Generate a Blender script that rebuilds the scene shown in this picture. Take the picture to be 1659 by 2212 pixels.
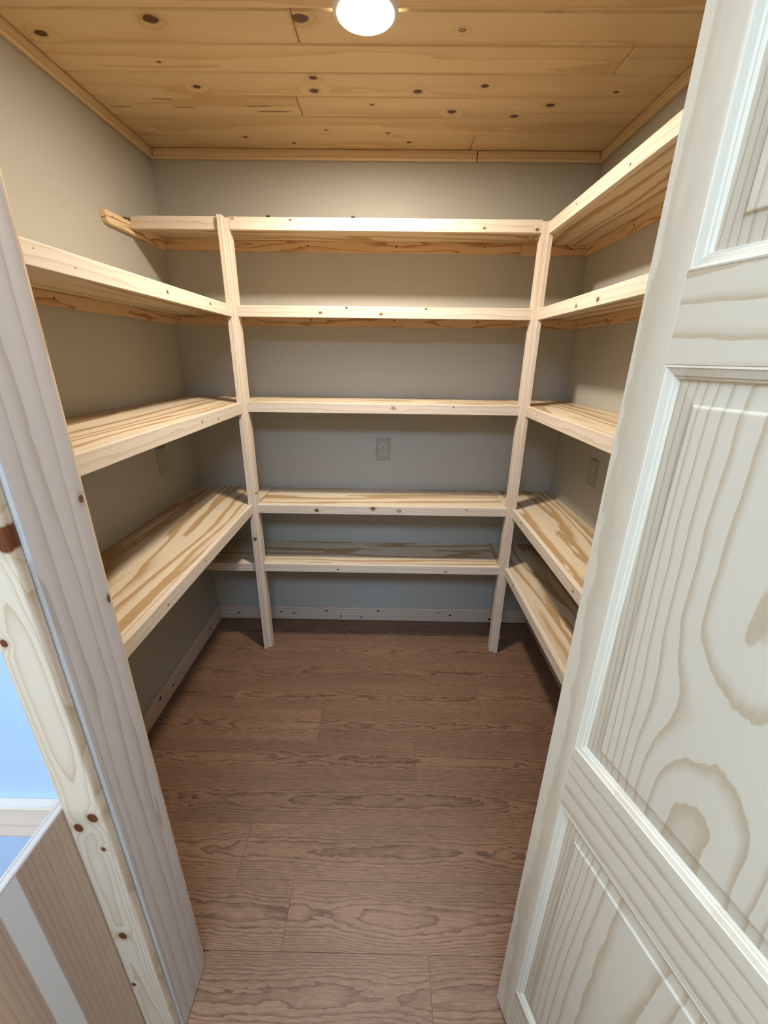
import bpy, bmesh, math, random
from mathutils import Vector, Matrix

# ---------------------------------------------------------------- clearing
for o in list(bpy.data.objects):
    bpy.data.objects.remove(o, do_unlink=True)
S = bpy.context.scene
C = S.collection
I = 0.0254                                   # everything below is measured in inches
random.seed(4)

# ---------------------------------------------------------------- camera
f_px, pitch, yaw, roll, cam_z = 887.13, -20.7396, -0.4476, 0.7328, 57.83
a, y_, r_ = map(math.radians, (pitch, yaw, roll))
fwd = Vector((math.sin(y_)*math.cos(a), math.cos(y_)*math.cos(a), math.sin(a)))
rgt = Vector((math.cos(y_), -math.sin(y_), 0))
upv = rgt.cross(fwd)
R_ = rgt*math.cos(r_) + upv*math.sin(r_)
U_ = -rgt*math.sin(r_) + upv*math.cos(r_)
cd = bpy.data.cameras.new('camera')
cam = bpy.data.objects.new('camera', cd); C.objects.link(cam)
cd.sensor_fit = 'HORIZONTAL'; cd.sensor_width = 36
cd.lens = 36*f_px/1659
cd.clip_start = 0.02
M = Matrix((R_, U_, -fwd)).transposed().to_4x4()
M.translation = Vector((0, 0, cam_z*I))
cam.matrix_world = M
S.camera = cam

# ---------------------------------------------------------------- world and exposure
W = bpy.data.worlds.new('sky'); S.world = W; W.use_nodes = True
bg = W.node_tree.nodes['Background']
bg.inputs[0].default_value = (0.55, 0.75, 1.0, 1); bg.inputs[1].default_value = 1.0
S.view_settings.view_transform = 'Standard'; S.view_settings.look = 'None'
S.view_settings.gamma = 1; S.view_settings.use_curve_mapping = False
S.view_settings.exposure = 0.18
LAMP = 500.0            # pantry ceiling disc
HALL = 28.0             # cool panel light on the kitchen ceiling outside the pantry
DAY = 19.0             # daylight through the kitchen window, watts
# daylight through the window in the left kitchen wall
ld = bpy.data.lights.new('window_daylight', 'AREA'); ld.shape = 'RECTANGLE'
ld.size = 58*I; ld.size_y = 44*I; ld.energy = DAY; ld.color = (1.0, 0.95, 0.87)
lo = bpy.data.objects.new('window_daylight', ld); C.objects.link(lo)
lo.location = Vector((-108.5, -51, 62))*I
lo.rotation_euler = (math.radians(90), 0, math.radians(-90))

# ---------------------------------------------------------------- material helpers
def lin(c):
    return tuple(((v/255)/12.92 if v/255 <= 0.04045 else ((v/255+0.055)/1.055)**2.4) for v in c) + (1,)

class NT:
    def __init__(s, name):
        s.m = bpy.data.materials.new(name); s.m.use_nodes = True
        s.t = s.m.node_tree; s.b = s.t.nodes['Principled BSDF']
    def n(s, typ, **kw):
        nd = s.t.nodes.new(typ)
        for k, v in kw.items(): setattr(nd, k, v)
        return nd
    def put(s, sock, v):
        if isinstance(v, bpy.types.NodeSocket): s.t.links.new(v, sock)
        else: sock.default_value = v
    def math(s, op, a, b=0.0, c=None, clamp=False):
        nd = s.n('ShaderNodeMath', operation=op, use_clamp=clamp)
        s.put(nd.inputs[0], a); s.put(nd.inputs[1], b)
        if c is not None: s.put(nd.inputs[2], c)
        return nd.outputs[0]
    def vec(s, op, a, b):
        nd = s.n('ShaderNodeVectorMath', operation=op)
        s.put(nd.inputs[0], a); s.put(nd.inputs[1], b)
        return nd.outputs['Value'] if op in ('LENGTH', 'DOT_PRODUCT', 'DISTANCE') else nd.outputs[0]
    def noise(s, v, scale=1.0, detail=2.0, rough=0.5, dist=0.0):
        nd = s.n('ShaderNodeTexNoise')
        s.put(nd.inputs['Vector'], v); nd.inputs['Scale'].default_value = scale
        nd.inputs['Detail'].default_value = detail; nd.inputs['Roughness'].default_value = rough
        nd.inputs['Distortion'].default_value = dist
        return nd.outputs['Fac']
    def ramp(s, fac, stops):
        nd = s.n('ShaderNodeValToRGB'); el = nd.color_ramp.elements
        while len(el) > 1: el.remove(el[-1])
        el[0].position, el[0].color = stops[0]
        for p, c in stops[1:]:
            e = el.new(p); e.color = c
        s.put(nd.inputs[0], fac); return nd.outputs[0]
    def mix(s, fac, a, b, mode='MIX'):
        nd = s.n('ShaderNodeMix', data_type='RGBA', blend_type=mode)
        s.put(nd.inputs[0], fac); s.put(nd.inputs[6], a); s.put(nd.inputs[7], b)
        return nd.outputs[2]
    def rng(s, v, a, b, c, d, smooth=True):
        nd = s.n('ShaderNodeMapRange', interpolation_type='SMOOTHSTEP' if smooth else 'LINEAR')
        for i, x in enumerate((v, a, b, c, d)): s.put(nd.inputs[i], x)
        return nd.outputs[0]
    def bump(s, h, strength=0.2, dist=0.001):
        nd = s.n('ShaderNodeBump'); nd.inputs['Strength'].default_value = strength
        nd.inputs['Distance'].default_value = dist
        s.put(nd.inputs['Height'], h); s.put(s.b.inputs['Normal'], nd.outputs[0])

def g3(v): return (v, v, v, 1)

def n3c(t, Q):
    return t.noise(t.vec('MULTIPLY', Q, (0.03, 0.0, 0.0)), 1.0, 1.0)

def wood(name, light, dark, per_in=1.0, amp=3.0, sx=14.0, sy=2.2, sharp=0.5, fine=0.10, tone=0.10,
         knots=(), knot_col=(96, 62, 36), rough=0.55, spec=0.3, shift=True, second=None, bumpy=0.12, band=None, wob=0.2, cath=0.0, kwarp=1.1, fibre=(0.5, 14.0)):
    """Sawn wood or rotary-cut veneer: growth rings as contour bands of a stretched noise, grain along local X."""
    t = NT(name)
    tc = t.n('ShaderNodeTexCoord'); oi = t.n('ShaderNodeObjectInfo')
    P = t.vec('MULTIPLY', tc.outputs['Object'], (39.37, 39.37, 39.37))
    if shift:
        off = t.vec('MULTIPLY', (137.0, 71.0, 53.0), oi.outputs['Random'])
        # Random is a value: it is spread over the three components
        Q = t.vec('ADD', P, off)
    else:
        Q = P
    sep = t.n('ShaderNodeSeparateXYZ'); t.put(sep.inputs[0], Q)
    q1 = t.vec('MULTIPLY', Q, (1/sx, 1/sy, 1/sy))
    n1 = t.noise(q1, 1.0, 2.0, 0.45, 0.3)
    q2 = t.vec('MULTIPLY', Q, (0.35, 1.6, 1.6))
    n2 = t.noise(q2, 1.0, 2.0, 0.6)
    ph = t.math('ADD', t.math('MULTIPLY', n1, amp), t.math('MULTIPLY', n2, wob))
    ph = t.math('MULTIPLY_ADD', sep.outputs[1], per_in, ph)
    ph = t.math('MULTIPLY_ADD', sep.outputs[2], per_in*0.8, ph)
    if cath:                                  # flat-sawn: rings open into arches along the middle of the board
        sq = t.n('ShaderNodeSeparateXYZ'); t.put(sq.inputs[0], P)
        yc = t.math('ADD', sq.outputs[1], t.math('MULTIPLY_ADD', n3c(t, Q), 2.4, -1.2))
        ph = t.math('MULTIPLY_ADD', t.math('MULTIPLY', yc, yc), cath, ph)
    kmask = None; halo = None
    for k in knots:
        kx, ky, kr = k[:3]; kind = k[3] if len(k) > 3 else 'knot'
        d = t.vec('SUBTRACT', P, (kx, ky, 0))
        d = t.vec('MULTIPLY', d, ((0.30 if kind == 'streak' else 0.75), (3.5 if kind == 'streak' else 1.0), 0.0))
        d = t.vec('LENGTH', d, (0, 0, 0))
        if kind in ('knot', 'ring', 'eye'):
            w = t.rng(d, 0.0, kr*3.6, 1.0, 0.0)
            ph = t.math('MULTIPLY_ADD', w, 1.5 if kind == 'eye' else kwarp, ph)
            if kind == 'eye': continue
            h = t.rng(d, kr*0.7, kr*2.2, 0.4, 0.0)
            halo = h if halo is None else t.math('MAXIMUM', halo, h)
        dn = t.math('MULTIPLY_ADD', n2, kr*0.5, t.math('SUBTRACT', d, kr*0.25))
        if kind == 'ring':
            k1 = t.math('MULTIPLY', t.rng(dn, kr*0.72, kr*1.05, 1.0, 0.0), t.rng(dn, kr*0.35, kr*0.75, 0.35, 1.0))
        else:
            k1 = t.rng(dn, kr*0.8, kr*1.1, 1.0, 0.0)
            if kind == 'streak': k1 = t.math('MULTIPLY', k1, 0.75)
        kmask = k1 if kmask is None else t.math('MAXIMUM', kmask, k1)
    fr = t.math('FRACT', ph)
    mid = tuple(l*0.55 + d*0.45 for l, d in zip(lin(light), lin(dark)))
    if band:
        b0, b1 = band
        col = t.ramp(fr, [(0.0, lin(light)), (b0, lin(light)), (b0+0.16, mid), (b0+0.28, lin(dark)), (b1, lin(dark)), (min(b1+0.035, 0.99), lin(light))])
    else:
        s0 = 1-sharp*0.5
        col = t.ramp(fr, [(0.0, lin(light)), (0.40*s0+0.1, lin(light)), (0.80, mid), (0.93, lin(dark)), (0.985, lin(dark)), (1.0, lin(light))])
    # slow change of tone over the board and from board to board
    n3 = t.noise(t.vec('MULTIPLY', Q, (0.035, 0.22, 0.22)), 1.0, 1.0)
    tv = t.math('MULTIPLY_ADD', n3, tone*2, 1.0-tone)
    tv = t.math('ADD', tv, t.math('MULTIPLY_ADD', oi.outputs['Random'], tone*0.7, -tone*0.35))
    # fibres
    n4 = t.noise(t.vec('MULTIPLY', Q, (fibre[0], fibre[1], fibre[1])), 1.0, 2.0, 0.6)
    fv = t.math('MULTIPLY_ADD', n4, fine*2, 1.0-fine)
    tf = t.math('MULTIPLY', tv, fv)
    cmb = t.n('ShaderNodeCombineColor'); [t.put(cmb.inputs[i], tf) for i in range(3)]
    col = t.mix(1.0, col, cmb.outputs[0], 'MULTIPLY')
    if second:                                # a paler or darker stripe along the board: (y0, y1, colour)
        sp = t.n('ShaderNodeSeparateXYZ'); t.put(sp.inputs[0], P)
        yy = t.math('MULTIPLY_ADD', n1, 0.35, sp.outputs[1])
        m = t.math('MULTIPLY', t.rng(yy, second[0], second[0]+0.12, 0, 1), t.rng(yy, second[1], second[1]+0.12, 1, 0))
        col = t.mix(m, col, lin(second[2]))
    if kmask is not None:
        if halo is not None:
            col = t.mix(halo, col, t.mix(0.45, lin(dark), lin(knot_col)))
        kc = t.ramp(n4, [(0.3, tuple(v*0.55 for v in lin(knot_col)[:3])+(1,)), (0.7, lin(knot_col))])
        col = t.mix(kmask, col, kc)
    t.put(t.b.inputs['Base Color'], col)
    t.b.inputs['Roughness'].default_value = rough
    t.b.inputs['Specular IOR Level'].default_value = spec
    if bumpy: t.bump(n4, bumpy, 0.0006)
    return t.m

def paint(name, col, rough=0.6, mott=0.03, spec=0.3):
    t = NT(name)
    tc = t.n('ShaderNodeTexCoord')
    n = t.noise(tc.outputs['Object'], 3.0, 2.0)
    n2 = t.noise(tc.outputs['Object'], 420.0, 0.0)
    k = t.math('MULTIPLY_ADD', n, mott*2, 1-mott)
    cmb = t.n('ShaderNodeCombineColor'); [t.put(cmb.inputs[i], k) for i in range(3)]
    t.put(t.b.inputs['Base Color'], t.mix(1.0, lin(col), cmb.outputs[0], 'MULTIPLY'))
    t.b.inputs['Roughness'].default_value = rough
    t.b.inputs['Specular IOR Level'].default_value = spec
    t.bump(n2, 0.06, 0.0006)
    return t.m

def emit(name, col, st):
    t = NT(name)
    t.b.inputs['Base Color'].default_value = g3(0.8)
    tc = t.n('ShaderNodeTexCoord'); n = t.noise(tc.outputs['Object'], 8.0)
    t.put(t.b.inputs['Emission Color'], t.mix(t.math('MULTIPLY', n, 0.05), col + (1,), g3(1.0)))
    t.b.inputs['Emission Strength'].default_value = st
    return t.m

# ---------------------------------------------------------------- object helpers
def tag(o, label=None, cat=None, group=None, kind=None):
    if label: o['label'] = label
    if cat: o['category'] = cat
    if group: o['group'] = group
    if kind: o['kind'] = kind
    return o

def empty(name, loc, label=None, cat=None, group=None, kind=None):
    o = bpy.data.objects.new(name, None); C.objects.link(o)
    o.location = Vector(loc)*I; o.empty_display_size = 0.05
    return tag(o, label, cat, group, kind)

X3, Y3, Z3_ = Vector((1, 0, 0)), Vector((0, 1, 0)), Vector((0, 0, 1))
def wloc(o):
    v = Vector(o.location)
    while o.parent: o = o.parent; v += o.location
    return v
def place(name, me, m, parent, center, ux=X3, uy=Y3, uz=Z3_):
    o = bpy.data.objects.new(name, me); C.objects.link(o)
    if m is not None and len(me.materials) == 0: me.materials.append(m)
    rot = Matrix((ux, uy, uz)).transposed()
    loc = Vector(center)*I
    if parent is not None:
        o.parent = parent
        pw = parent.get('_w')
        pr = Matrix(((pw[0], pw[1], pw[2]), (pw[3], pw[4], pw[5]), (pw[6], pw[7], pw[8]))) if pw is not None else Matrix.Identity(3)
        pl = Vector(parent['_l']) if '_l' in parent else Vector(parent.location)
        o.location = pr.transposed() @ (loc - pl)
        o.rotation_euler = (pr.transposed() @ rot).to_euler()
    else:
        o.location = loc; o.rotation_euler = rot.to_euler()
    o['_w'] = [v for row in rot for v in row]; o['_l'] = list(loc)
    return o

def mesh_from(bm, name):
    me = bpy.data.meshes.new(name); bmesh.ops.recalc_face_normals(bm, faces=bm.faces)
    bm.to_mesh(me); bm.free(); return me

_boxes = {}
def box_mesh(L, Wd, T, bev=0.04, seg=1):
    bm = bmesh.new(); bmesh.ops.create_cube(bm, size=1.0)
    for v in bm.verts: v.co = Vector((v.co.x*L, v.co.y*Wd, v.co.z*T))*I
    if bev: bmesh.ops.bevel(bm, geom=list(bm.edges), offset=bev*I, segments=seg, affect='EDGES', profile=0.5)
    return mesh_from(bm, 'board')

def board(name, c, size, ux, uy, m, parent=None, bev=0.04, seg=1):
    """A board: size (length, width, thickness) along ux, uy and ux x uy, centred on c."""
    ux = Vector(ux).normalized(); uy = Vector(uy).normalized(); uz = ux.cross(uy)
    return place(name, box_mesh(*size, bev, seg), m, parent, c, ux, uy, uz)

def bx(name, lo_, hi_, m, parent=None, grain='X', bev=0.03, seg=1):
    """Axis-aligned box from corner to corner; grain = X, Y or Z; the face across is the wider remaining side."""
    lo_ = Vector(lo_); hi_ = Vector(hi_); c = (lo_+hi_)/2; d = hi_-lo_
    ax = 'XYZ'.index(grain); rest = [i for i in range(3) if i != ax]
    rest.sort(key=lambda i: -d[i])
    e = [X3, Y3, Z3_]
    return board(name, c, (d[ax], d[rest[0]], d[rest[1]]), e[ax], e[rest[0]], m, parent, bev, seg)

def poly_prism(pts, z0, z1, name='prism', bev=0.0):
    bm = bmesh.new()
    vs = [bm.verts.new((p[0]*I, p[1]*I, z0*I)) for p in pts]
    f = bm.faces.new(vs)
    r = bmesh.ops.extrude_face_region(bm, geom=[f])
    bmesh.ops.translate(bm, verts=[v for v in r['geom'] if isinstance(v, bmesh.types.BMVert)], vec=(0, 0, (z1-z0)*I))
    if bev: bmesh.ops.bevel(bm, geom=list(bm.edges), offset=bev*I, segments=1, affect='EDGES')
    return mesh_from(bm, name)

def lathe(profile, seg=48, name='lathe'):
    bm = bmesh.new(); rings = []
    for r, z in profile:
        if r < 1e-6: rings.append([bm.verts.new((0, 0, z*I))])
        else: rings.append([bm.verts.new((r*I*math.cos(2*math.pi*k/seg), r*I*math.sin(2*math.pi*k/seg), z*I)) for k in range(seg)])
    for A, B in zip(rings, rings[1:]):
        for k in range(seg):
            j = (k+1) % seg
            if len(A) == 1 and len(B) == 1: continue
            if len(A) == 1: bm.faces.new((A[0], B[k], B[j]))
            elif len(B) == 1: bm.faces.new((A[k], A[j], B[0]))
            else: bm.faces.new((A[k], A[j], B[j], B[k]))
    me = mesh_from(bm, name)
    for p in me.polygons: p.use_smooth = True
    return me

# ---------------------------------------------------------------- room numbers (inches)
XL, XR, YB = -39.05, 33.6, 81.62            # pantry walls
HC = 88.45                                  # underside of the ceiling boards
YI, YO = 22.6, 18.2                         # inner and outer face of the wall with the doorway
JL, JR = -17.75, 21.6                       # jamb faces
HEAD = 80.4
KX0, KX1, KY0, KH = -110.0, 70.0, -110.0, 96.0   # kitchen outside

# ---------------------------------------------------------------- materials
M_wall = paint('wall_paint', (180, 176, 162), 0.55)
M_wall_out = paint('kitchen_wall_paint', (186, 212, 240), 0.55)
M_kitchen = paint('kitchen_side_paint', (226, 224, 218), 0.6)
M_white = paint('white_ceiling_paint', (235, 235, 232), 0.8)
M_floor = wood('floor_vinyl', (131, 100, 76), (92, 67, 50), 0.12, 6.0, 16, 30, 0.2, 0.5, 0.28, rough=0.45, spec=0.35, bumpy=0.15, cath=0.9, wob=1.5, fibre=(0.7, 8.0))
M_pine = wood('pine_board', (240, 220, 188), (214, 180, 136), 1.5, 2.4, 22, 2.0, 0.4, 0.05, 0.05)
M_cleat = wood('pine_cleat', (232, 198, 150), (186, 134, 82), 0.7, 3.2, 14, 1.6, 0.4, 0.06, 0.06, band=(0.5, 0.8))
M_ply = wood('plywood_deck', (232, 208, 168), (196, 156, 104), 0.42, 3.4, 26, 4.2, 0.8, 0.07, 0.06, band=(0.50, 0.86), rough=0.6)
M_door = wood('door_pine', (238, 226, 204), (212, 188, 156), 0.55, 2.6, 24, 3.0, 0.5, 0.03, 0.04, rough=0.6, band=(0.55, 0.8))
M_jamb = wood('jamb_pine', (204, 192, 178), (184, 168, 152), 0.9, 2.0, 30, 1.6, 0.5, 0.04, 0.04)
M_panel = wood('plywood_panel', (204, 172, 140), (178, 144, 112), 1.6, 2.0, 40, 1.2, 0.4, 0.14, 0.05, second=None)
M_dark = paint('joint_shadow', (70, 50, 34), 0.9)
M_plate = paint('outlet_plastic', (160, 160, 138), 0.35, 0.01, 0.5)
M_plate_in = paint('outlet_face_plastic', (182, 182, 168), 0.35, 0.01, 0.5)
M_slot = paint('outlet_slot', (22, 22, 22), 0.8)
M_lampring = paint('lamp_ring_white', (240, 240, 240), 0.4, 0.01)
M_metal = paint('black_screw', (40, 40, 38), 0.4, 0.05, 0.5)
M_frame = paint('window_frame_white', (232, 232, 228), 0.5)
M_lamp = emit('lamp_diffuser', (1.0, 0.91, 0.80), LAMP)
M_panel_light = emit('panel_light_diffuser', (0.45, 0.67, 1.0), HALL)

# ================================================================ SETTING
# ---- floor with planks
fl = bx('floor', (KX0, KY0, -1.0), (KX1, YB+4, -0.16), M_floor, bev=0)
tag(fl, 'brown wood-look plank flooring', 'floor', kind='structure')
row_w = 6.24; y54 = 54.75
joints = {0: [-10.7], -1: [4.9], -2: [-26.6, 17.3], 1: [-27.0, 18.0], -3: [-17.1], -4: [-10.3], -5: [5.0], 2: [9.0], 3: [-19.0, 24.0], 4: [2.0]}
for k in range(-10, 5):
    ya = y54+(k-0)*row_w-row_w; yb = ya+row_w
    yb = min(yb, YB-0.02)
    if k not in joints: joints[k] = [random.uniform(-30, 20)]
    lo_x = XL+0.05 if ya > YI-0.5 else -64.0
    hi_x = XR-0.05 if ya > YI-0.5 else 44.0
    xs = sorted(joints[k]); full = []
    x = xs[0]
    while x > lo_x: x -= 44
    while x < hi_x:
        full.append(x)
        x += 44
    full.append(hi_x+99)
    for xa, xb in zip(full, full[1:]):
        xa = max(xa, lo_x); xb = min(xb, hi_x)
        if xb-xa < 1.5: continue
        # planks stay clear of the door wall
        spans = [(xa, xb)]
        if yb > YO and ya < YI:
            spans = [(max(xa, JL), min(xb, JR))]
        for sa, sb in spans:
            if sb-sa < 1.5: continue
            bx('plank', (sa+0.012, ya+0.012, -0.14), (sb-0.012, yb-0.012, 0.0), M_floor, fl, 'X', bev=0.012)

# ---- walls
def wall(name, lo_, hi_, m, label):
    return tag(bx(name, lo_, hi_, m, bev=0), label, 'wall', kind='structure')
wall('wall_back', (XL-4, YB, -0.15), (XR+4, YB+4, HC+1), M_wall, 'grey painted back wall behind the shelves')
wall('wall_left', (XL-4, YI+0.02, -0.15), (XL, YB-0.02, HC+1), M_wall, 'grey painted wall on the left of the pantry')
wall('wall_right', (XR, YI+0.02, -0.15), (XR+4, YB-0.02, HC+1), M_wall, 'grey painted wall on the right of the pantry')
def door_wall(name, y0, y1, x0, x1, ztop, m, label):
    bm = bmesh.new()
    for lo_, hi_ in (((x0, -0.15), (JL-0.78, ztop)), ((JR+0.78, -0.15), (x1, ztop)), ((JL-0.78, HEAD+0.78), (JR+0.78, ztop))):
        r = bmesh.ops.create_cube(bm, size=1.0)
        for v in r['verts']:
            v.co = Vector(((lo_[0]+hi_[0])/2+v.co.x*(hi_[0]-lo_[0]), (y0+y1)/2+v.co.y*(y1-y0), (lo_[1]+hi_[1])/2+v.co.z*(hi_[1]-lo_[1])))*I
    o = place(name, mesh_from(bm, name), m, None, (0, 0, 0))
    return tag(o, label, 'wall', kind='structure')
door_wall('wall_front', 20.42, YI, XL-4, XR+4, HC+1, M_wall, 'grey painted wall around the doorway, pantry side')
door_wall('wall_kitchen_front', YO, 20.40, KX0, KX1, KH, M_wall_out, 'light blue painted wall left of the door casing')
wall('wall_kitchen_right', (KX1, KY0, -0.15), (KX1+4, YO, KH), M_kitchen, 'pale kitchen wall on the far right')
wall('wall_kitchen_back', (KX0-4, KY0-4, -0.15), (KX1+4, KY0, KH), M_kitchen, 'pale kitchen wall behind the camera')
# left kitchen wall with its window opening
wy0, wy1, wz0, wz1 = -82.0, -20.0, 38.0, 86.0
bm = bmesh.new()
for lo_, hi_ in (((KY0, -0.15), (wy0, KH)), ((wy1, -0.15), (YO, KH)), ((wy0, -0.15), (wy1, wz0)), ((wy0, wz1), (wy1, KH))):
    r = bmesh.ops.create_cube(bm, size=1.0)
    for v in r['verts']:
        v.co = Vector((KX0-2+v.co.x*4, (lo_[0]+hi_[0])/2+v.co.y*(hi_[0]-lo_[0]), (lo_[1]+hi_[1])/2+v.co.z*(hi_[1]-lo_[1])))*I
tag(place('wall_kitchen_left', mesh_from(bm, 'wall'), M_kitchen, None, (0, 0, 0)), 'pale kitchen wall with the window', 'wall', kind='structure')
wn = empty('window_1', (KX0-2, -51, wz0), 'white framed kitchen window', 'window', kind='structure')
for nm, lo_, hi_ in (('window_frame', (wy0, wz0), (wy0+2, wz1)), ('window_frame', (wy1-2, wz0), (wy1, wz1)),
                     ('window_frame', (wy0+2, wz0), (wy1-2, wz0+2)), ('window_frame', (wy0+2, wz1-2), (wy1-2, wz1)), ('mullion', (-52, wz0+2), (-50, wz1-2))):
    bx(nm, (KX0-3, lo_[0], lo_[1]), (KX0-1.5, hi_[0], hi_[1]), M_frame, wn, 'Z')
wall('ceiling_kitchen', (KX0, KY0, KH), (KX1, 20.4, KH+2), M_white, 'white kitchen ceiling')
bpy.data.objects['ceiling_kitchen']['category'] = 'ceiling'

# ---- ceiling boards
ce = bx('ceiling', (XL, YI, HC+0.78), (XR, YB, HC+1.6), M_dark, bev=0)
tag(ce, 'tongue and groove pine board ceiling', 'ceiling', kind='structure')
knots_c = [(-23.9, 54.4, .62), (-36.3, 56.4, .5), (-9.2, 54.2, .62), (-26.4, 60.7, .18), (-24.1, 65.2, .36), (-9.5, 63.3, .4), (-9.8, 65.8, .45),
           (-2.8, 68.7, .22), (3.0, 65.8, .42), (11.0, 64.6, .38), (7.8, 70.2, .45), (16.4, 71.2, .42), (20.3, 68.5, .42), (27.3, 65.6, .25),
           (-22.2, 77.5, .26), (-15.2, 79.2, .24), (2.5, 78.7, .3), (-9.7, 75.2, .2), (-0.7, 76.0, .24),
           (-27.6, 69.7, .5, 'streak'), (-17.7, 69.3, .6, 'streak'), (-16.1, 70.5, .7, 'streak'), (-36.0, 69.6, .5, 'streak'), (-29.9, 67.8, .5, 'streak'), (6.8, 55.6, .3, 'ring')]
cw = 4.66; ytop = YB-0.55
c_butts = {0: [12.2], 2: [-12.4], 4: [25.3], 5: [-10.0], 7: [8.0], 8: [-20.0], 10: [15.0], 11: [-8.0]}
def knotted(base, name, pts, c, ux, uy):
    """pts in the room -> knots in the board's own frame"""
    out = []
    for p in pts:
        v = Vector(p[0])-Vector(c)
        out.append((v.dot(ux), v.dot(uy), p[1]) + tuple(p[2:]))
    return wood(name, knots=out, **base)
CEIL = dict(light=(212, 186, 142), dark=(198, 166, 118), per_in=0.16, amp=1.8, sx=30, sy=2.6, sharp=0.3, fine=0.04, tone=0.09, rough=0.42, spec=0.35, knot_col=(98, 58, 30))
M_ceil = wood('ceiling_pine', **CEIL)
for k in range(13):
    y1c = ytop-k*cw; y0c = max(y1c-cw, YI+0.05)
    if k == 0: y1c = YB-0.03
    xs = [XL+0.04]+c_butts.get(k, [])+[XR-0.04]
    for xa, xb in zip(xs, xs[1:]):
        c = Vector(((xa+xb)/2, (y0c+y1c)/2, HC+0.375))
        inside = [((p[0], p[1], HC),)+tuple(p[2:]) for p in knots_c if xa < p[0] < xb and y0c < p[1] < y1c]
        m = knotted(CEIL, 'ceiling_pine_knots', inside, c, X3, Y3) if inside else M_ceil
        board('plank', c, (xb-xa-0.06, y1c-y0c-0.05, 0.75), X3, Y3, m, ce, 0.19)

# ---- trims under the ceiling, baseboards
TRIM = dict(light=(215, 190, 147), dark=(199, 166, 120), per_in=1.4, amp=1.6, sx=24, sy=1.6, sharp=0.4, fine=0.05, tone=0.05, rough=0.45, knot_col=(110, 66, 34))
M_trim = wood('ceiling_trim_pine', **TRIM)
def trim(name, lo_, hi_, g, label, m=M_trim, cat='trim', bev=0.22, seg=3):
    return tag(bx(name, lo_, hi_, m, None, g, bev, seg), label, cat, kind='structure')
zt0, zt1 = 87.05, HC-0.02
trim('trim_1', (XL+0.75, YB-0.75, zt0), (13.4, YB-0.01, zt1), 'X', 'long pine ceiling trim piece above the back wall')
trim('trim_2', (13.5, YB-0.75, zt0), (XR-0.75, YB-0.01, zt1), 'X', 'short pine ceiling trim piece at the right of the back wall')
trim('trim_3', (XL+0.01, YI+0.1, zt0), (XL+0.75, YB-0.02, zt1), 'Y', 'pine ceiling trim along the left wall')
trim('trim_4', (XR-0.75, YI+0.1, zt0), (XR-0.01, YB-0.02, zt1), 'Y', 'pine ceiling trim along the right wall')
BASE = dict(light=(214, 194, 172), dark=(196, 172, 144), per_in=1.2, amp=1.6, sx=24, sy=1.6, fine=0.05, tone=0.05, knot_col=(58, 44, 34))
def flat_knots(base, name, lo_, hi_, axis_u, axis_v, pts):
    c = (Vector(lo_)+Vector(hi_))/2
    return knotted(base, name, pts, c, axis_u, axis_v)
lo_, hi_ = (XL+0.76, YB-0.75, 0.02), (XR-0.76, YB-0.01, 3.3)
kb = [((-34.1, 0, 1.6), .22), ((-24.2, 0, 2.0), .2), ((-21.3, 0, 1.7), .18), ((-13.7, 0, 2.5), .22), ((-10.3, 0, 1.1), .18), ((-5.6, 0, .9), .2), ((-1.7, 0, 2.7), .22), ((12.2, 0, 2.5), .18), ((15.0, 0, 1.8), .22), ((24.2, 0, .9), .25)]
trim('baseboard_back', lo_, hi_, 'X', 'pale pine baseboard with dark knots along the back wall', flat_knots(BASE, 'baseboard_pine_back', lo_, hi_, X3, Z3_, kb), 'baseboard', 0.1, 2)
lo_, hi_ = (XL+0.01, YI+0.1, 0.02), (XL+0.75, YB-0.02, 3.3)
kb = [((0, 54.0, 2.6), .3), ((0, 58.1, 1.6), .22), ((0, 74.8, 1.5), .28)]
trim('baseboard_left', lo_, hi_, 'Y', 'pale pine baseboard along the left wall', flat_knots(BASE, 'baseboard_pine_left', lo_, hi_, Y3, Z3_, kb), 'baseboard', 0.1, 2)
trim('baseboard_right', (XR-0.75, YI+0.1, 0.02), (XR-0.01, YB-0.02, 3.3), 'Y', 'pale pine baseboard along the right wall', wood('baseboard_pine_right', **BASE), 'baseboard', 0.1, 2)

# ---- door frame: jambs and casing
df = empty('trim_5', ((JL+JR)/2, 20.4, 0), 'pine door jambs and knotty pine casing around the pantry opening', 'door frame', kind='structure')
JAMB = dict(light=(200, 189, 176), dark=(180, 165, 149), per_in=0.9, amp=2.0, sx=34, sy=1.6, sharp=0.5, fine=0.04, tone=0.04, kwarp=0.3, knot_col=(120, 84, 58))
CAS = dict(light=(228, 206, 174), dark=(208, 180, 142), per_in=0.1, amp=4.0, sx=14, sy=8, cath=1.6, sharp=0.4, fine=0.03, tone=0.03, knot_col=(124, 66, 34))
lo_, hi_ = Vector((JL-0.75, YO-0.02, 0.02)), Vector((JL, YI+0.02, HEAD+0.75))
bx('jamb', lo_, hi_, flat_knots(JAMB, 'jamb_pine_left', lo_, hi_, Z3_, Y3, [((0, 22.3, 49.9), .2), ((0, 22.5, 43.1), .22)]), df, 'Z', 0.09, 2)
bx('jamb', (JR, YO-0.02, 0.02), (JR+0.75, YI+0.02, HEAD+0.75), M_jamb, df, 'Z', 0.09, 2)
bx('head_jamb', (JL+0.01, YO-0.02, HEAD), (JR-0.01, YI+0.02, HEAD+0.75), M_jamb, df, 'X', 0.09, 2)
lo_, hi_ = Vector((-20.4, YO-0.74, 0.02)), Vector((JL-0.24, YO-0.01, HEAD+0.2))
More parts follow.
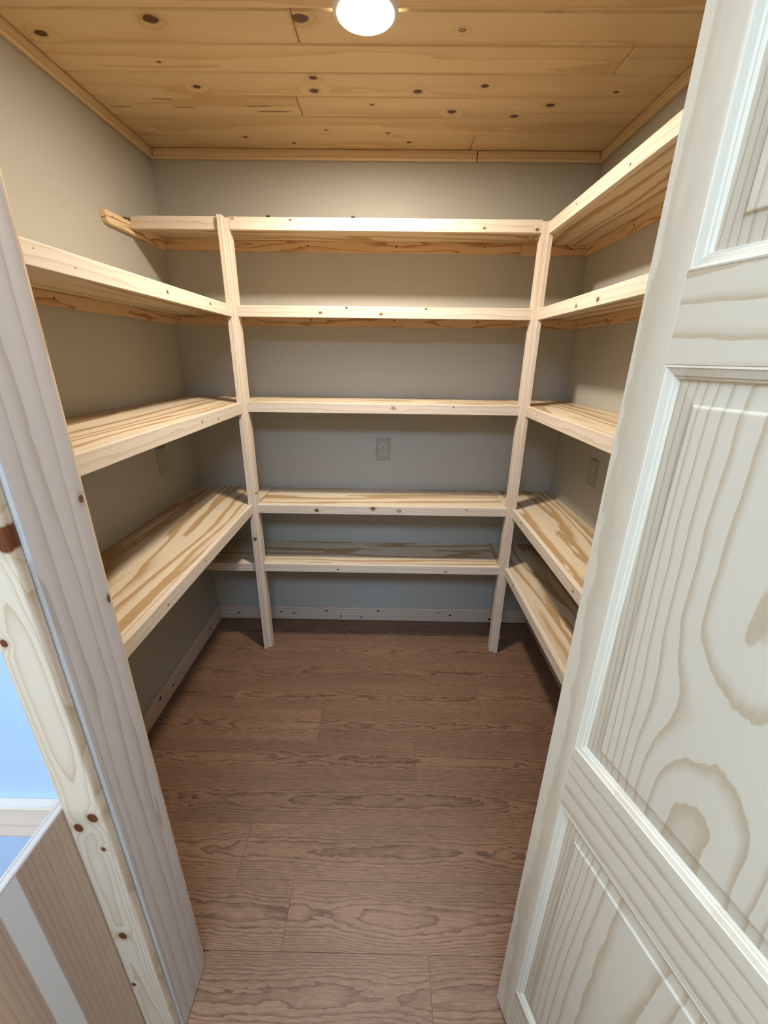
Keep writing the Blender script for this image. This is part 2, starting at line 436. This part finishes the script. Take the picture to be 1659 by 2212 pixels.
kc = [((-18.15, 0, 49.5), .55), ((-20.0, 0, 43.5), .2), ((-18.6, 0, 29.9), .34), ((-19.75, 0, 28.9), .3), ((-18.6, 0, 26.8), .17), ((-19.5, 0, 16.6), .32), ((-20.1, 0, 9.6), .2)]
bx('casing', lo_, hi_, flat_knots(CAS, 'casing_pine_left', lo_, hi_, Z3_, X3, kc), df, 'Z', 0.13, 3)
M_cas = wood('casing_pine', **CAS)
bx('casing', (JR+0.24, YO-0.74, 0.02), (JR+2.65, YO-0.01, HEAD+0.2), M_cas, df, 'Z', 0.13, 3)
bx('head_casing', (-20.4, YO-0.74, HEAD+0.24), (JR+2.65, YO-0.01, HEAD+2.65), M_cas, df, 'X', 0.13, 3)
# small pantry-side casing
bx('casing', (JL-2.65, YI+0.01, 0.02), (JL-0.3, YI+0.55, HEAD+0.2), M_cas, df, 'Z', 0.1, 2)
bx('casing', (JR+0.3, YI+0.01, 0.02), (JR+1.15, YI+0.55, HEAD+0.2), M_cas, df, 'Z', 0.1, 2)

# ---- folding door: two hinged leaves
DW, DT = 15.5, 1.125
th = math.radians(17)
door = empty('door_1', (JR-1.0, 20.4, 0), 'unfinished pine folding door with raised panels, folded open on the right', 'door', kind='structure')
rails = [(0.55, 6.8), (30.35, 35.4), (57.65, 61.1), (76.6, 79.4)]
ST = 1.85
DOOR = dict(light=(218, 203, 174), dark=(196, 174, 140), per_in=0.16, amp=1.7, sx=60, sy=9.0, fine=0.03, tone=0.04, rough=0.6, band=(0.50, 0.86), wob=0.34, cath=0.28, knot_col=(206, 184, 150))
M_stile = wood('door_stile_pine', **{**DOOR, 'per_in': 0.30, 'amp': 1.4, 'sx': 40, 'sy': 3.0, 'cath': 0.0, 'dark': (203, 184, 152)})
M_rail = wood('door_rail_pine', **{**DOOR, 'per_in': 0.75, 'amp': 1.6, 'sx': 30, 'sy': 3.0, 'cath': 0.0})
M_mould = wood('door_moulding_pine', **{**DOOR, 'light': (222, 208, 180), 'dark': (214, 198, 168), 'amp': 1.2, 'cath': 0.0})
def raised_panel(h, w):
    """panel seen from both faces: local X up, Y across, Z out"""
    bm = bmesh.new()
    prof = [(-0.05, 0.20), (0.0, 0.20), (1.05, 0.30), (1.14, 0.41), (1.20, 0.42)]
    for sgn in (1, -1):
        prev = None
        for ins, z in prof:
            hx, hy = h/2-ins, w/2-ins
            r = [bm.verts.new(Vector((sx*hx, sy*hy, sgn*z))*I) for sx, sy in ((-1, -1), (1, -1), (1, 1), (-1, 1))]
            if prev:
                for k in range(4): bm.faces.new((prev[k], prev[(k+1) % 4], r[(k+1) % 4], r[k]))
            else: first = r
            prev = r
        bm.faces.new(prev)
        if sgn == 1: f0 = first
        else:
            for k in range(4): bm.faces.new((f0[k], f0[(k+1) % 4], first[(k+1) % 4], first[k]))
    return mesh_from(bm, 'raised_panel')
MPROF = [(0.0, 0.5625), (0.08, 0.575), (0.14, 0.53), (0.22, 0.50), (0.40, 0.44), (0.46, 0.36), (0.52, 0.35), (0.58, 0.24), (0.60, 0.21), (0.0, 0.21)]
def moulding(h, w, side):
    """one mitred length of sticking along one side of a panel opening, on the +Z face; coordinates of the panel"""
    bm = bmesh.new(); n = len(MPROF)
    ends = []
    for e in (-1, 1):
        vs = []
        for ins, z in MPROF:
            if side in ('l', 'r'):
                x = e*(h/2-ins); yv = (w/2-ins)*(-1 if side == 'l' else 1)
            else:
                yv = e*(w/2-ins); x = (h/2-ins)*(-1 if side == 'b' else 1)
            vs.append(bm.verts.new(Vector((x, yv, z))*I))
        ends.append(vs)
    for k in range(n): bm.faces.new((ends[0][k], ends[0][(k+1) % n], ends[1][(k+1) % n], ends[1][k]))
    bm.faces.new(ends[0]); bm.faces.new(ends[1])
    return mesh_from(bm, 'moulding')
def leaf(p0, dirv, out, oval=False):
    """p0 = foot of the free edge on the visible face; dirv along the leaf; out = normal of that face"""
    dirv = Vector(dirv).normalized(); out = Vector(out).normalized()
    def at(s, z, d=0.0): return Vector((p0[0], p0[1], 0))+dirv*s+Z3_*z-out*(DT/2+d)
    uy = out.cross(Z3_)                            # across, so that up x across = out
    sg = 1 if uy.dot(dirv) > 0 else -1
    for s in (ST/2, DW-ST/2):
        board('stile', at(s, 39.975), (78.85, ST, DT), Z3_, uy, M_stile, door, 0.03)
    for z0, z1 in rails:
        # rail grain runs across
        board('rail', at(DW/2, (z0+z1)/2), (DW-2*ST-0.01, z1-z0, DT), uy, out.cross(uy), M_rail, door, 0.015)
    for (a0, a1), (b0, b1) in zip(rails, rails[1:]):
        h, w = b0-a1, DW-2*ST
        kn = []
        if oval and a1 > 30 and a1 < 40: kn = [(-3.2, 0.2*sg, 1.1, 'eye')]
        mp = wood('door_panel_pine', knots=kn, **DOOR)
        p = place('panel', raised_panel(h-0.9, w-0.9), mp, door, at(DW/2, (a1+b0)/2), Z3_, uy, out)
        for nrm, us in ((out, uy), (-out, -uy)):
            for side in 'lrbt':
                place('moulding', moulding(h-0.02, w-0.02, side), M_mould, p, at(DW/2, (a1+b0)/2), Z3_, us, nrm)
pA = Vector((11.2, 20.5))
dA = Vector((math.sin(th), -math.cos(th), 0)); nA = Vector((-math.cos(th), -math.sin(th), 0))
leaf(pA, dA, nA, True)
hinge_end = Vector((pA.x, pA.y, 0))+dA*DW
# second leaf: from the same hinge line back to the pivot by the right jamb
dB = Vector((math.sin(th), math.cos(th), 0)); nB = Vector((math.cos(th), -math.sin(th), 0))
endB = hinge_end - nA*(2*DT+0.25)*0 + Vector((2.45, -0.05, 0))
leaf((endB.x, endB.y), dB, nB)
for z in (10, 40, 70):
    place('hinge', lathe([(0, -1.3), (0.16, -1.3), (0.16, 1.3), (0, 1.3)], 12), M_metal, door, (hinge_end.x+1.22, hinge_end.y-0.02, z))

# ================================================================ SHELVING
Z = {1: 76.62, 2: 65.03, 3: 50.36, 4: 32.0, 5: 19.8}
ZR = {1: 76.40, 2: 65.02, 3: 50.34, 4: 32.03, 5: 20.0}
ZL = {2: 64.98, 3: 50.30, 4: 32.2}
HF, FT, DK, CL = 1.62, 0.75, 0.70, 1.5
LA0, LA1, LB1 = -25.38, -24.62, -23.82       # left post: outer board, inner board
RA1, RA0, RB0 = 23.52, 22.78, 21.98          # right post
PY = 70.35                                   # front of the outer post boards
FY = 70.90                                   # front of the fascias along the back
XLf, XRf = -24.6, 22.9
FAS = dict(light=(219, 204, 183), dark=(205, 185, 156), per_in=1.3, amp=2.2, sx=16, sy=1.6, sharp=0.4, fine=0.04, tone=0.04, knot_col=(132, 96, 62))
M_fas = wood('fascia_pine', **FAS)
CLE = dict(light=(214, 180, 134), dark=(172, 124, 76), per_in=0.55, amp=3.0, sx=12, sy=1.6, fine=0.05, tone=0.05, band=(0.5, 0.82), knot_col=(40, 26, 16))
M_cle = wood('cleat_pine', **CLE)
PLY = dict(light=(215, 197, 166), dark=(180, 147, 104), per_in=0.30, amp=4.8, sx=50, sy=5.4, wob=0.26, fine=0.07, tone=0.06, band=(0.36, 0.86), rough=0.6, knot_col=(150, 104, 60))
M_ply = wood('plywood_deck', **PLY)

def fascia(parent, lo_, hi_, g, pts):
    lo_, hi_ = Vector(lo_), Vector(hi_); c = (lo_+hi_)/2
    ax = X3 if g == 'X' else Y3
    m = knotted(FAS, 'fascia_pine_knots', pts, c, ax, Z3_) if pts else M_fas
    return board('fascia', c, ((hi_-lo_).dot(ax), hi_.z-lo_.z, (hi_.y-lo_.y) if g == 'X' else (hi_.x-lo_.x)), ax, Z3_, m, parent, 0.05, 2)
def cleat(parent, lo_, hi_, g, pts):
    lo_, hi_ = Vector(lo_), Vector(hi_); c = (lo_+hi_)/2
    ax = X3 if g == 'X' else Y3
    m = knotted(CLE, 'cleat_pine_screws', [(p, .12, 'dot') for p in pts], c, ax, Z3_) if pts else M_cle
    return board('cleat', c, ((hi_-lo_).dot(ax), hi_.z-lo_.z, (hi_.y-lo_.y) if g == 'X' else (hi_.x-lo_.x)), ax, Z3_, m, parent, 0.04)
def deck(parent, pts, ztop, g):
    cx = sum(p[0] for p in pts)/len(pts); cy = sum(p[1] for p in pts)/len(pts)
    if g == 'X':
        me = poly_prism([(p[0]-cx, p[1]-cy) for p in pts], -DK/2, DK/2, 'deck')
        return place('deck', me, M_ply, parent, (cx, cy, ztop-DK/2))
    me = poly_prism([(p[1]-cy, -(p[0]-cx)) for p in pts], -DK/2, DK/2, 'deck')
    return place('deck', me, M_ply, parent, (cx, cy, ztop-DK/2), Y3, -X3, Z3_)

mk = {1: [((-23.3, 0, 76.4), .2, 'ring'), ((-14.8, 0, 76.3), .16), ((13.6, 0, 75.5), .15), ((21.3, 0, 75.4), .2)],
      2: [((-10.9, 0, 64.1), .2), ((-6.8, 0, 64.85), .17), ((-1.4, 0, 64.0), .22), ((5.6, 0, 64.8), .15)],
      3: [((0.8, 0, 49.7), .28, 'ring'), ((10.9, 0, 50.0), .12)],
      4: [((-13.0, 0, 31.1), .34), ((-2.6, 0, 31.6), .38), ((2.2, 0, 31.2), .3, 'ring'), ((14.6, 0, 31.6), .12)],
      5: [((-9.4, 0, 18.8), .17), ((11.6, 0, 18.7), .18)]}
back_lab = {1: 'topmost pine shelf along the back wall, with black screws on its front edge',
            2: 'second highest shelf along the back wall, seen from below at eye height',
            3: 'middle pine shelf on the back wall, just above the centre outlet',
            4: 'back wall shelf just below the centre outlet, knots on its front edge',
            5: 'lowest pine shelf along the back wall, above the baseboard'}
SCR = {1: [(-29.0, 0, 75.2), (-14.1, 0, 75.2), (0.9, 0, 75.2), (15.8, 0, 75.2), (30.4, 0, 75.2)],
       2: [(-37.9, 0, 63.7), (-14.2, 0, 63.8), (0.8, 0, 63.8), (15.6, 0, 63.8), (30.3, 0, 63.8)]}
for k in range(1, 6):
    z = Z[k]
    t = empty('back_shelf', (0, YB, z-DK), back_lab[k], 'shelf', 'shelves along the back wall')
    if k in (1, 5):
        pts = [(XL+0.02, FY+FT), (LA0-0.02, FY+FT), (LA0-0.02, 72.5), (LB1+0.02, 72.5), (LB1+0.02, FY+FT), (RB0-0.02, FY+FT), (RB0-0.02, YB-0.02), (XL+0.02, YB-0.02)]
    else:
        pts = [(LB1+0.02, FY+FT), (RB0-0.02, FY+FT), (RB0-0.02, YB-0.02), (LB1+0.02, YB-0.02)]
    deck(t, pts, z, 'X')
    fascia(t, (LB1+0.01, FY, z-HF), (RB0-0.01, FY+FT-0.01, z+0.02), 'X', mk[k])
    if k in (1, 5):
        fascia(t, (XL+0.78 if k == 1 else XL+0.02, FY, z-HF), (LA0-0.02, FY+FT-0.01, z+0.02), 'X', [])
    zc = z-DK-0.01
    cl0, cl1 = (XL+0.77 if k in (1, 5) else LB1+0.02), RB0-0.02
    cleat(t, (cl0, YB-0.75, zc-CL), (cl1, YB-0.01, zc), 'X', [p for p in SCR.get(k, []) if cl0 < p[0] < cl1])
    if k == 1:
        # left wall cleat that sticks out past the shelf, its front corner rounded
        y0, y1 = 65.1, YB-0.02
        zz0, zz1 = 74.35, 75.9
        prof = [(y0, zz1), (y0, zz0+0.55), (y0+0.12, zz0+0.28), (y0+0.32, zz0+0.08), (y0+0.6, zz0), (y1, zz0), (y1, zz1)]
        cy, cz = (y0+y1)/2, (zz0+zz1)/2
        me = poly_prism([(p[0]-cy, p[1]-cz) for p in prof], -0.375, 0.375, 'cleat', 0.03)
        m = knotted(CLE | dict(light=(236, 206, 166)), 'cleat_pine_rounded', [((0, 66.5, 75.3), .11, 'dot'), ((0, 79.9, 75.2), .12, 'dot')], (0, cy, cz), Y3, Z3_)
        place('cleat', me, m, t, (XL+0.385, cy, cz), Y3, Z3_, X3)
        for sx, sy, sz in ((-18.0, FY+0.2, z-0.02), (-5.6, FY+0.2, z-0.02), (XL+0.55, 69.9, 75.9)):
            place('screw', lathe([(0, -0.25), (0.1, -0.25), (0.12, -0.02), (0.3, 0.02), (0.34, 0.14), (0.2, 0.26), (0, 0.3)], 12), M_metal, t, (sx, sy, sz))
    if k == 5:
        cleat(t, (XL+0.01, FY+FT+0.1, zc-CL), (XL+0.76, YB-0.76, zc), 'Y', [])

lk = {2: [((0, 32.5, 64.5), .06, 'dot'), ((0, 36.4, 64.0), .07, 'dot'), ((0, 50.7, 64.2), .2), ((0, 62.4, 64.3), .2)],
      3: [((0, 54.7, 49.4), .15), ((0, 60.0, 49.1), .14)],
      4: [((0, 39.5, 31.2), .13), ((0, 49.6, 31.5), .11)]}
left_lab = {2: 'highest pine shelf on the left wall, seen from below, with pale front edge',
            3: 'middle pine shelf on the left wall, above the left outlet',
            4: 'lowest pine shelf on the left wall, striped plywood top'}
for k in (2, 3, 4):
    z = ZL[k]; h = {2: HF, 3: 1.78, 4: 1.7}[k]
    t = empty('left_shelf', (XL, 46, z-DK), left_lab[k], 'shelf', 'shelves along the left wall')
    xb = XLf-FT
    deck(t, [(XL+0.02, YI+0.03), (LA0-0.03, YI+0.03), (LA0-0.03, 72.55), (LB1, 72.55), (LB1, YB-0.02), (XL+0.02, YB-0.02)], z, 'Y')
    fascia(t, (xb+0.01, YI+0.6, z-h), (XLf, PY-0.02, z+0.02), 'Y', lk[k])
    zc = min(z, Z[k])-DK-0.02
    cleat(t, (XL+0.02, YB-0.75, zc-CL), (LB1-0.01, YB-0.01, zc), 'X', [p for p in SCR.get(k, []) if p[0] < LB1])
    cleat(t, (XL+0.01, YI+0.05, zc-CL), (XL+0.75, YB-0.78, zc), 'Y', {2: [(0, 36.6, 63.6), (0, 51.9, 63.6), (0, 66.8, 63.6)]}.get(k, []))

rk = {1: [((0, 61.4, 75.8), .14), ((0, 49.1, 75.4), .14)], 2: [((0, 56.6, 63.9), .22), ((0, 51.0, 64.0), .26)],
      3: [((0, 64.9, 49.7), .1)], 4: [((0, 65.5, 31.4), .2, 'ring'), ((0, 43.9, 31.2), .16)], 5: [((0, 64.8, 19.5), .16), ((0, 55.0, 19.0), .14)]}
right_lab = {1: 'topmost pine shelf on the right wall, striped plywood underside showing',
             2: 'second highest shelf on the right wall, two knots on its pale front edge',
             3: 'middle pine shelf on the right wall, above the right outlet',
             4: 'right wall shelf below the right outlet, second from the floor',
             5: 'lowest pine shelf on the right wall, nearest the floor'}
for k in range(1, 6):
    z = ZR[k]
    t = empty('right_shelf', (XR, 46, z-DK), right_lab[k], 'shelf', 'shelves along the right wall')
    xb = XRf+FT
    deck(t, [(XR-0.02, YI+0.03), (XR-0.02, YB-0.02), (RB0, YB-0.02), (RB0, 72.5), (xb, 72.5), (xb, YI+0.03)], z, 'Y')
    fascia(t, (XRf, YI+0.6, z-HF), (xb-0.01, PY-0.01, z+0.02), 'Y', rk[k])
    zc = min(z, Z[k])-DK-0.02
    cleat(t, (RB0+0.01, YB-0.75, zc-CL), (XR-0.02, YB-0.01, zc), 'X', [p for p in SCR.get(k, []) if p[0] > RB0])
    cleat(t, (XR-0.75, YI+0.05, zc-CL), (XR-0.01, YB-0.78, zc), 'Y', {1: [(0, 79.2, 75.0), (0, 66.2, 74.9), (0, 52, 74.9)], 2: [(0, 79.7, 63.7), (0, 66.4, 63.6), (0, 53, 63.6)]}.get(k, []))

# posts
POST = dict(light=(222, 207, 187), dark=(209, 189, 162), per_in=1.5, amp=1.4, sx=22, sy=1.2, sharp=0.3, fine=0.04, tone=0.04, knot_col=(120, 92, 64))
M_post = wood('post_pine', **POST)
t = empty('shelf_post', (-24.6, 71.4, 0), 'tall pine corner post on the left, between left and back shelves', 'post', 'corner posts of the shelves')
c = Vector(((LA0+LA1)/2, PY+0.75, 76.78/2))
board('post_board', c, (76.76, 0.76, 1.5), Z3_, X3, knotted(POST, 'post_pine_knots', [((-24.85, 0, 25.3), .3)], c, Z3_, X3), t, 0.05, 2)
c = Vector(((LA1+LB1)/2+0.005, FY+0.8, 76.5/2+0.02))
board('post_board', c, (76.5, 0.78, 1.55), Z3_, X3, knotted(POST, 'post_pine_knots', [((-23.95, 0, 34.2), .14)], c, Z3_, X3), t, 0.05, 2)
t = empty('shelf_post', (22.8, 71.4, 0), 'tall pine corner post on the right, between back and right shelves', 'post', 'corner posts of the shelves')
c = Vector(((RA0+RA1)/2, PY+0.75, 76.42/2))
board('post_board', c, (76.4, 0.74, 1.5), Z3_, X3, M_post, t, 0.05, 2)
c = Vector(((RA0+RB0)/2-0.005, FY+0.6, 76.4/2+0.01))
board('post_board', c, (76.38, 0.78, 1.6), Z3_, X3, M_post, t, 0.05, 2)

# ================================================================ OUTLETS
def outlet(c, ux, n, label):
    """c = centre on the wall, ux = to the viewer's right, n = out of the wall"""
    ux, n = Vector(ux), Vector(n); c = Vector(c)
    t = empty('outlet', c, label, 'outlet', 'wall outlets')
    t['_l'] = list(c*I)
    uz = n; uy = Z3_
    bm = bmesh.new(); bmesh.ops.create_cube(bm, size=1.0)
    for v in bm.verts: v.co = Vector((v.co.x*2.78, v.co.y*4.45, v.co.z*0.22))*I
    top = [e for e in bm.edges if all(v.co.z > 0 for v in e.verts)]
    bmesh.ops.bevel(bm, geom=top, offset=0.14*I, segments=3, affect='EDGES', profile=0.6)
    place('cover_plate', mesh_from(bm, 'plate'), M_plate, t, c+n*0.12, ux, uy, uz)
    for s in (0.76, -0.76):
        cc = c+Z3_*s+n*0.26
        prof = []
        bm = bmesh.new(); vs = []
        for i in range(28):
            an = 2*math.pi*i/28
            x, yv = 0.68*math.cos(an), 0.68*math.sin(an)
            yv = max(-0.54, min(0.54, yv))
            vs.append((x, yv))
        f = [bm.verts.new(Vector((x, yv, -0.05))*I) for x, yv in vs]
        g = [bm.verts.new(Vector((x, yv, 0.03))*I) for x, yv in vs]
        h = [bm.verts.new(Vector((x*0.94, yv*0.94, 0.055))*I) for x, yv in vs]
        for A, B in ((f, g), (g, h)):
            for i in range(28): bm.faces.new((A[i], A[(i+1) % 28], B[(i+1) % 28], B[i]))
        bm.faces.new(f); bm.faces.new(h)
        rcp = place('receptacle', mesh_from(bm, 'receptacle'), M_plate_in, t, cc, ux, uy, uz)
        for dx, hh in ((-0.25, 0.34), (0.25, 0.27)):
            board('slot', cc+ux*dx+Z3_*0.12+n*0.05, (0.11, hh, 0.03), ux, uy, M_slot, rcp, 0.01)
        place('ground_hole', lathe([(0, -0.015), (0.12, -0.015), (0.12, 0.015), (0, 0.015)], 16), M_slot, rcp, cc-Z3_*0.27+n*0.05, ux, uy, uz)
    place('screw', lathe([(0, -0.03), (0.11, -0.03), (0.1, 0.02), (0, 0.035)], 16), M_plate_in, t, c+n*0.24, ux, uy, uz)
outlet((-0.98, YB, 40.4), X3, (0, -1, 0), 'wall outlet at the centre of the back wall below the middle shelf')
outlet((XL, 69.1, 40.6), Y3, (1, 0, 0), 'wall outlet on the left wall, under the middle left shelf')
outlet((XR, 65.6, 40.4), -Y3, (-1, 0, 0), 'wall outlet on the right wall, beside the open door')

# ================================================================ LAMPS
t = empty('ceiling_light', (-2.75, 52.8, HC), 'round white disc light glowing on the pine ceiling', 'light')
place('trim_ring', lathe([(2.62, -0.02), (2.62, -0.42), (2.75, -0.5), (2.95, -0.42), (3.12, -0.12), (3.14, -0.02), (2.62, -0.02)], 64), M_lampring, t, (-2.75, 52.8, HC))
place('diffuser', lathe([(0, -0.46), (1.6, -0.45), (2.4, -0.40), (2.61, -0.3), (2.61, -0.06), (0, -0.06)], 64), M_lamp, t, (-2.75, 52.8, HC))
t = empty('kitchen_panel_light', (-4, -28, KH), 'rectangular cool white panel light on the kitchen ceiling', 'light')
for lo_, hi_ in (((-28, -41, KH-1.6), (20, -40, KH-0.02)), ((-28, -16, KH-1.6), (20, -15, KH-0.02)), ((-28, -40, KH-1.6), (-27, -16, KH-0.02)), ((19, -40, KH-1.6), (20, -16, KH-0.02))):
    bx('panel_frame', lo_, hi_, M_frame, t)
bx('diffuser', (-26.98, -39.98, KH-1.3), (18.98, -16.02, KH-0.9), M_panel_light, t, bev=0)

# ================================================================ CABINET SIDE AND LEDGER OUTSIDE, LOWER LEFT
t = empty('base_cabinet', (-20.9, 6, 0), 'brown plywood cabinet side panel with pale stripe, left of the door casing', 'cabinet')
PAN = dict(light=(196, 166, 138), dark=(182, 150, 120), per_in=2.6, amp=1.6, sx=46, sy=1.0, sharp=0.3, fine=0.13, tone=0.05, rough=0.4, bumpy=0.1)
lo_, hi_ = Vector((-20.98, -8.0, 0.02)), Vector((-20.42, YO-0.02, 30.5))
c = (lo_+hi_)/2
mp = wood('cabinet_side_veneer', second=(12.75-c.y, 14.1-c.y, (236, 228, 212)), **PAN)
board('side_panel', c, (hi_.z-lo_.z, hi_.y-lo_.y, hi_.x-lo_.x), Z3_, Y3, mp, t, 0.01)
M_edge = wood('plywood_edge', (226, 206, 186), (190, 166, 146), 3.0, 0.8, 40, 0.5, 0.2, 0.12, 0.04)
bx('edge_band', (-21.0, -8.0, 30.51), (-20.41, YO-0.02, 30.68), M_edge, t, 'Y', 0.02)
bx('side_panel', (-56.3, -8.0, 0.02), (-55.75, YO-0.02, 30.5), mp, t, 'Z', 0.01)
bx('bottom_panel', (-55.74, -8.0, 4.0), (-21.0, YO-0.02, 4.6), M_panel, t, 'X', 0.01)
LED = dict(light=(238, 218, 196), dark=(222, 198, 170), per_in=0.8, amp=2.0, sx=22, sy=1.6, fine=0.03, tone=0.03)
tag(bx('ledger_board', (-55.0, YO-0.75, 27.9), (-21.05, YO-0.01, 30.6), wood('ledger_pine', **LED), None, 'X', 0.05, 2),
    'pale pine ledger board fixed to the light blue wall behind the cabinet panel', 'board')

# tidy: helper properties used while building
for o in bpy.data.objects:
    for k in ('_w', '_l'):
        if k in o: del o[k]
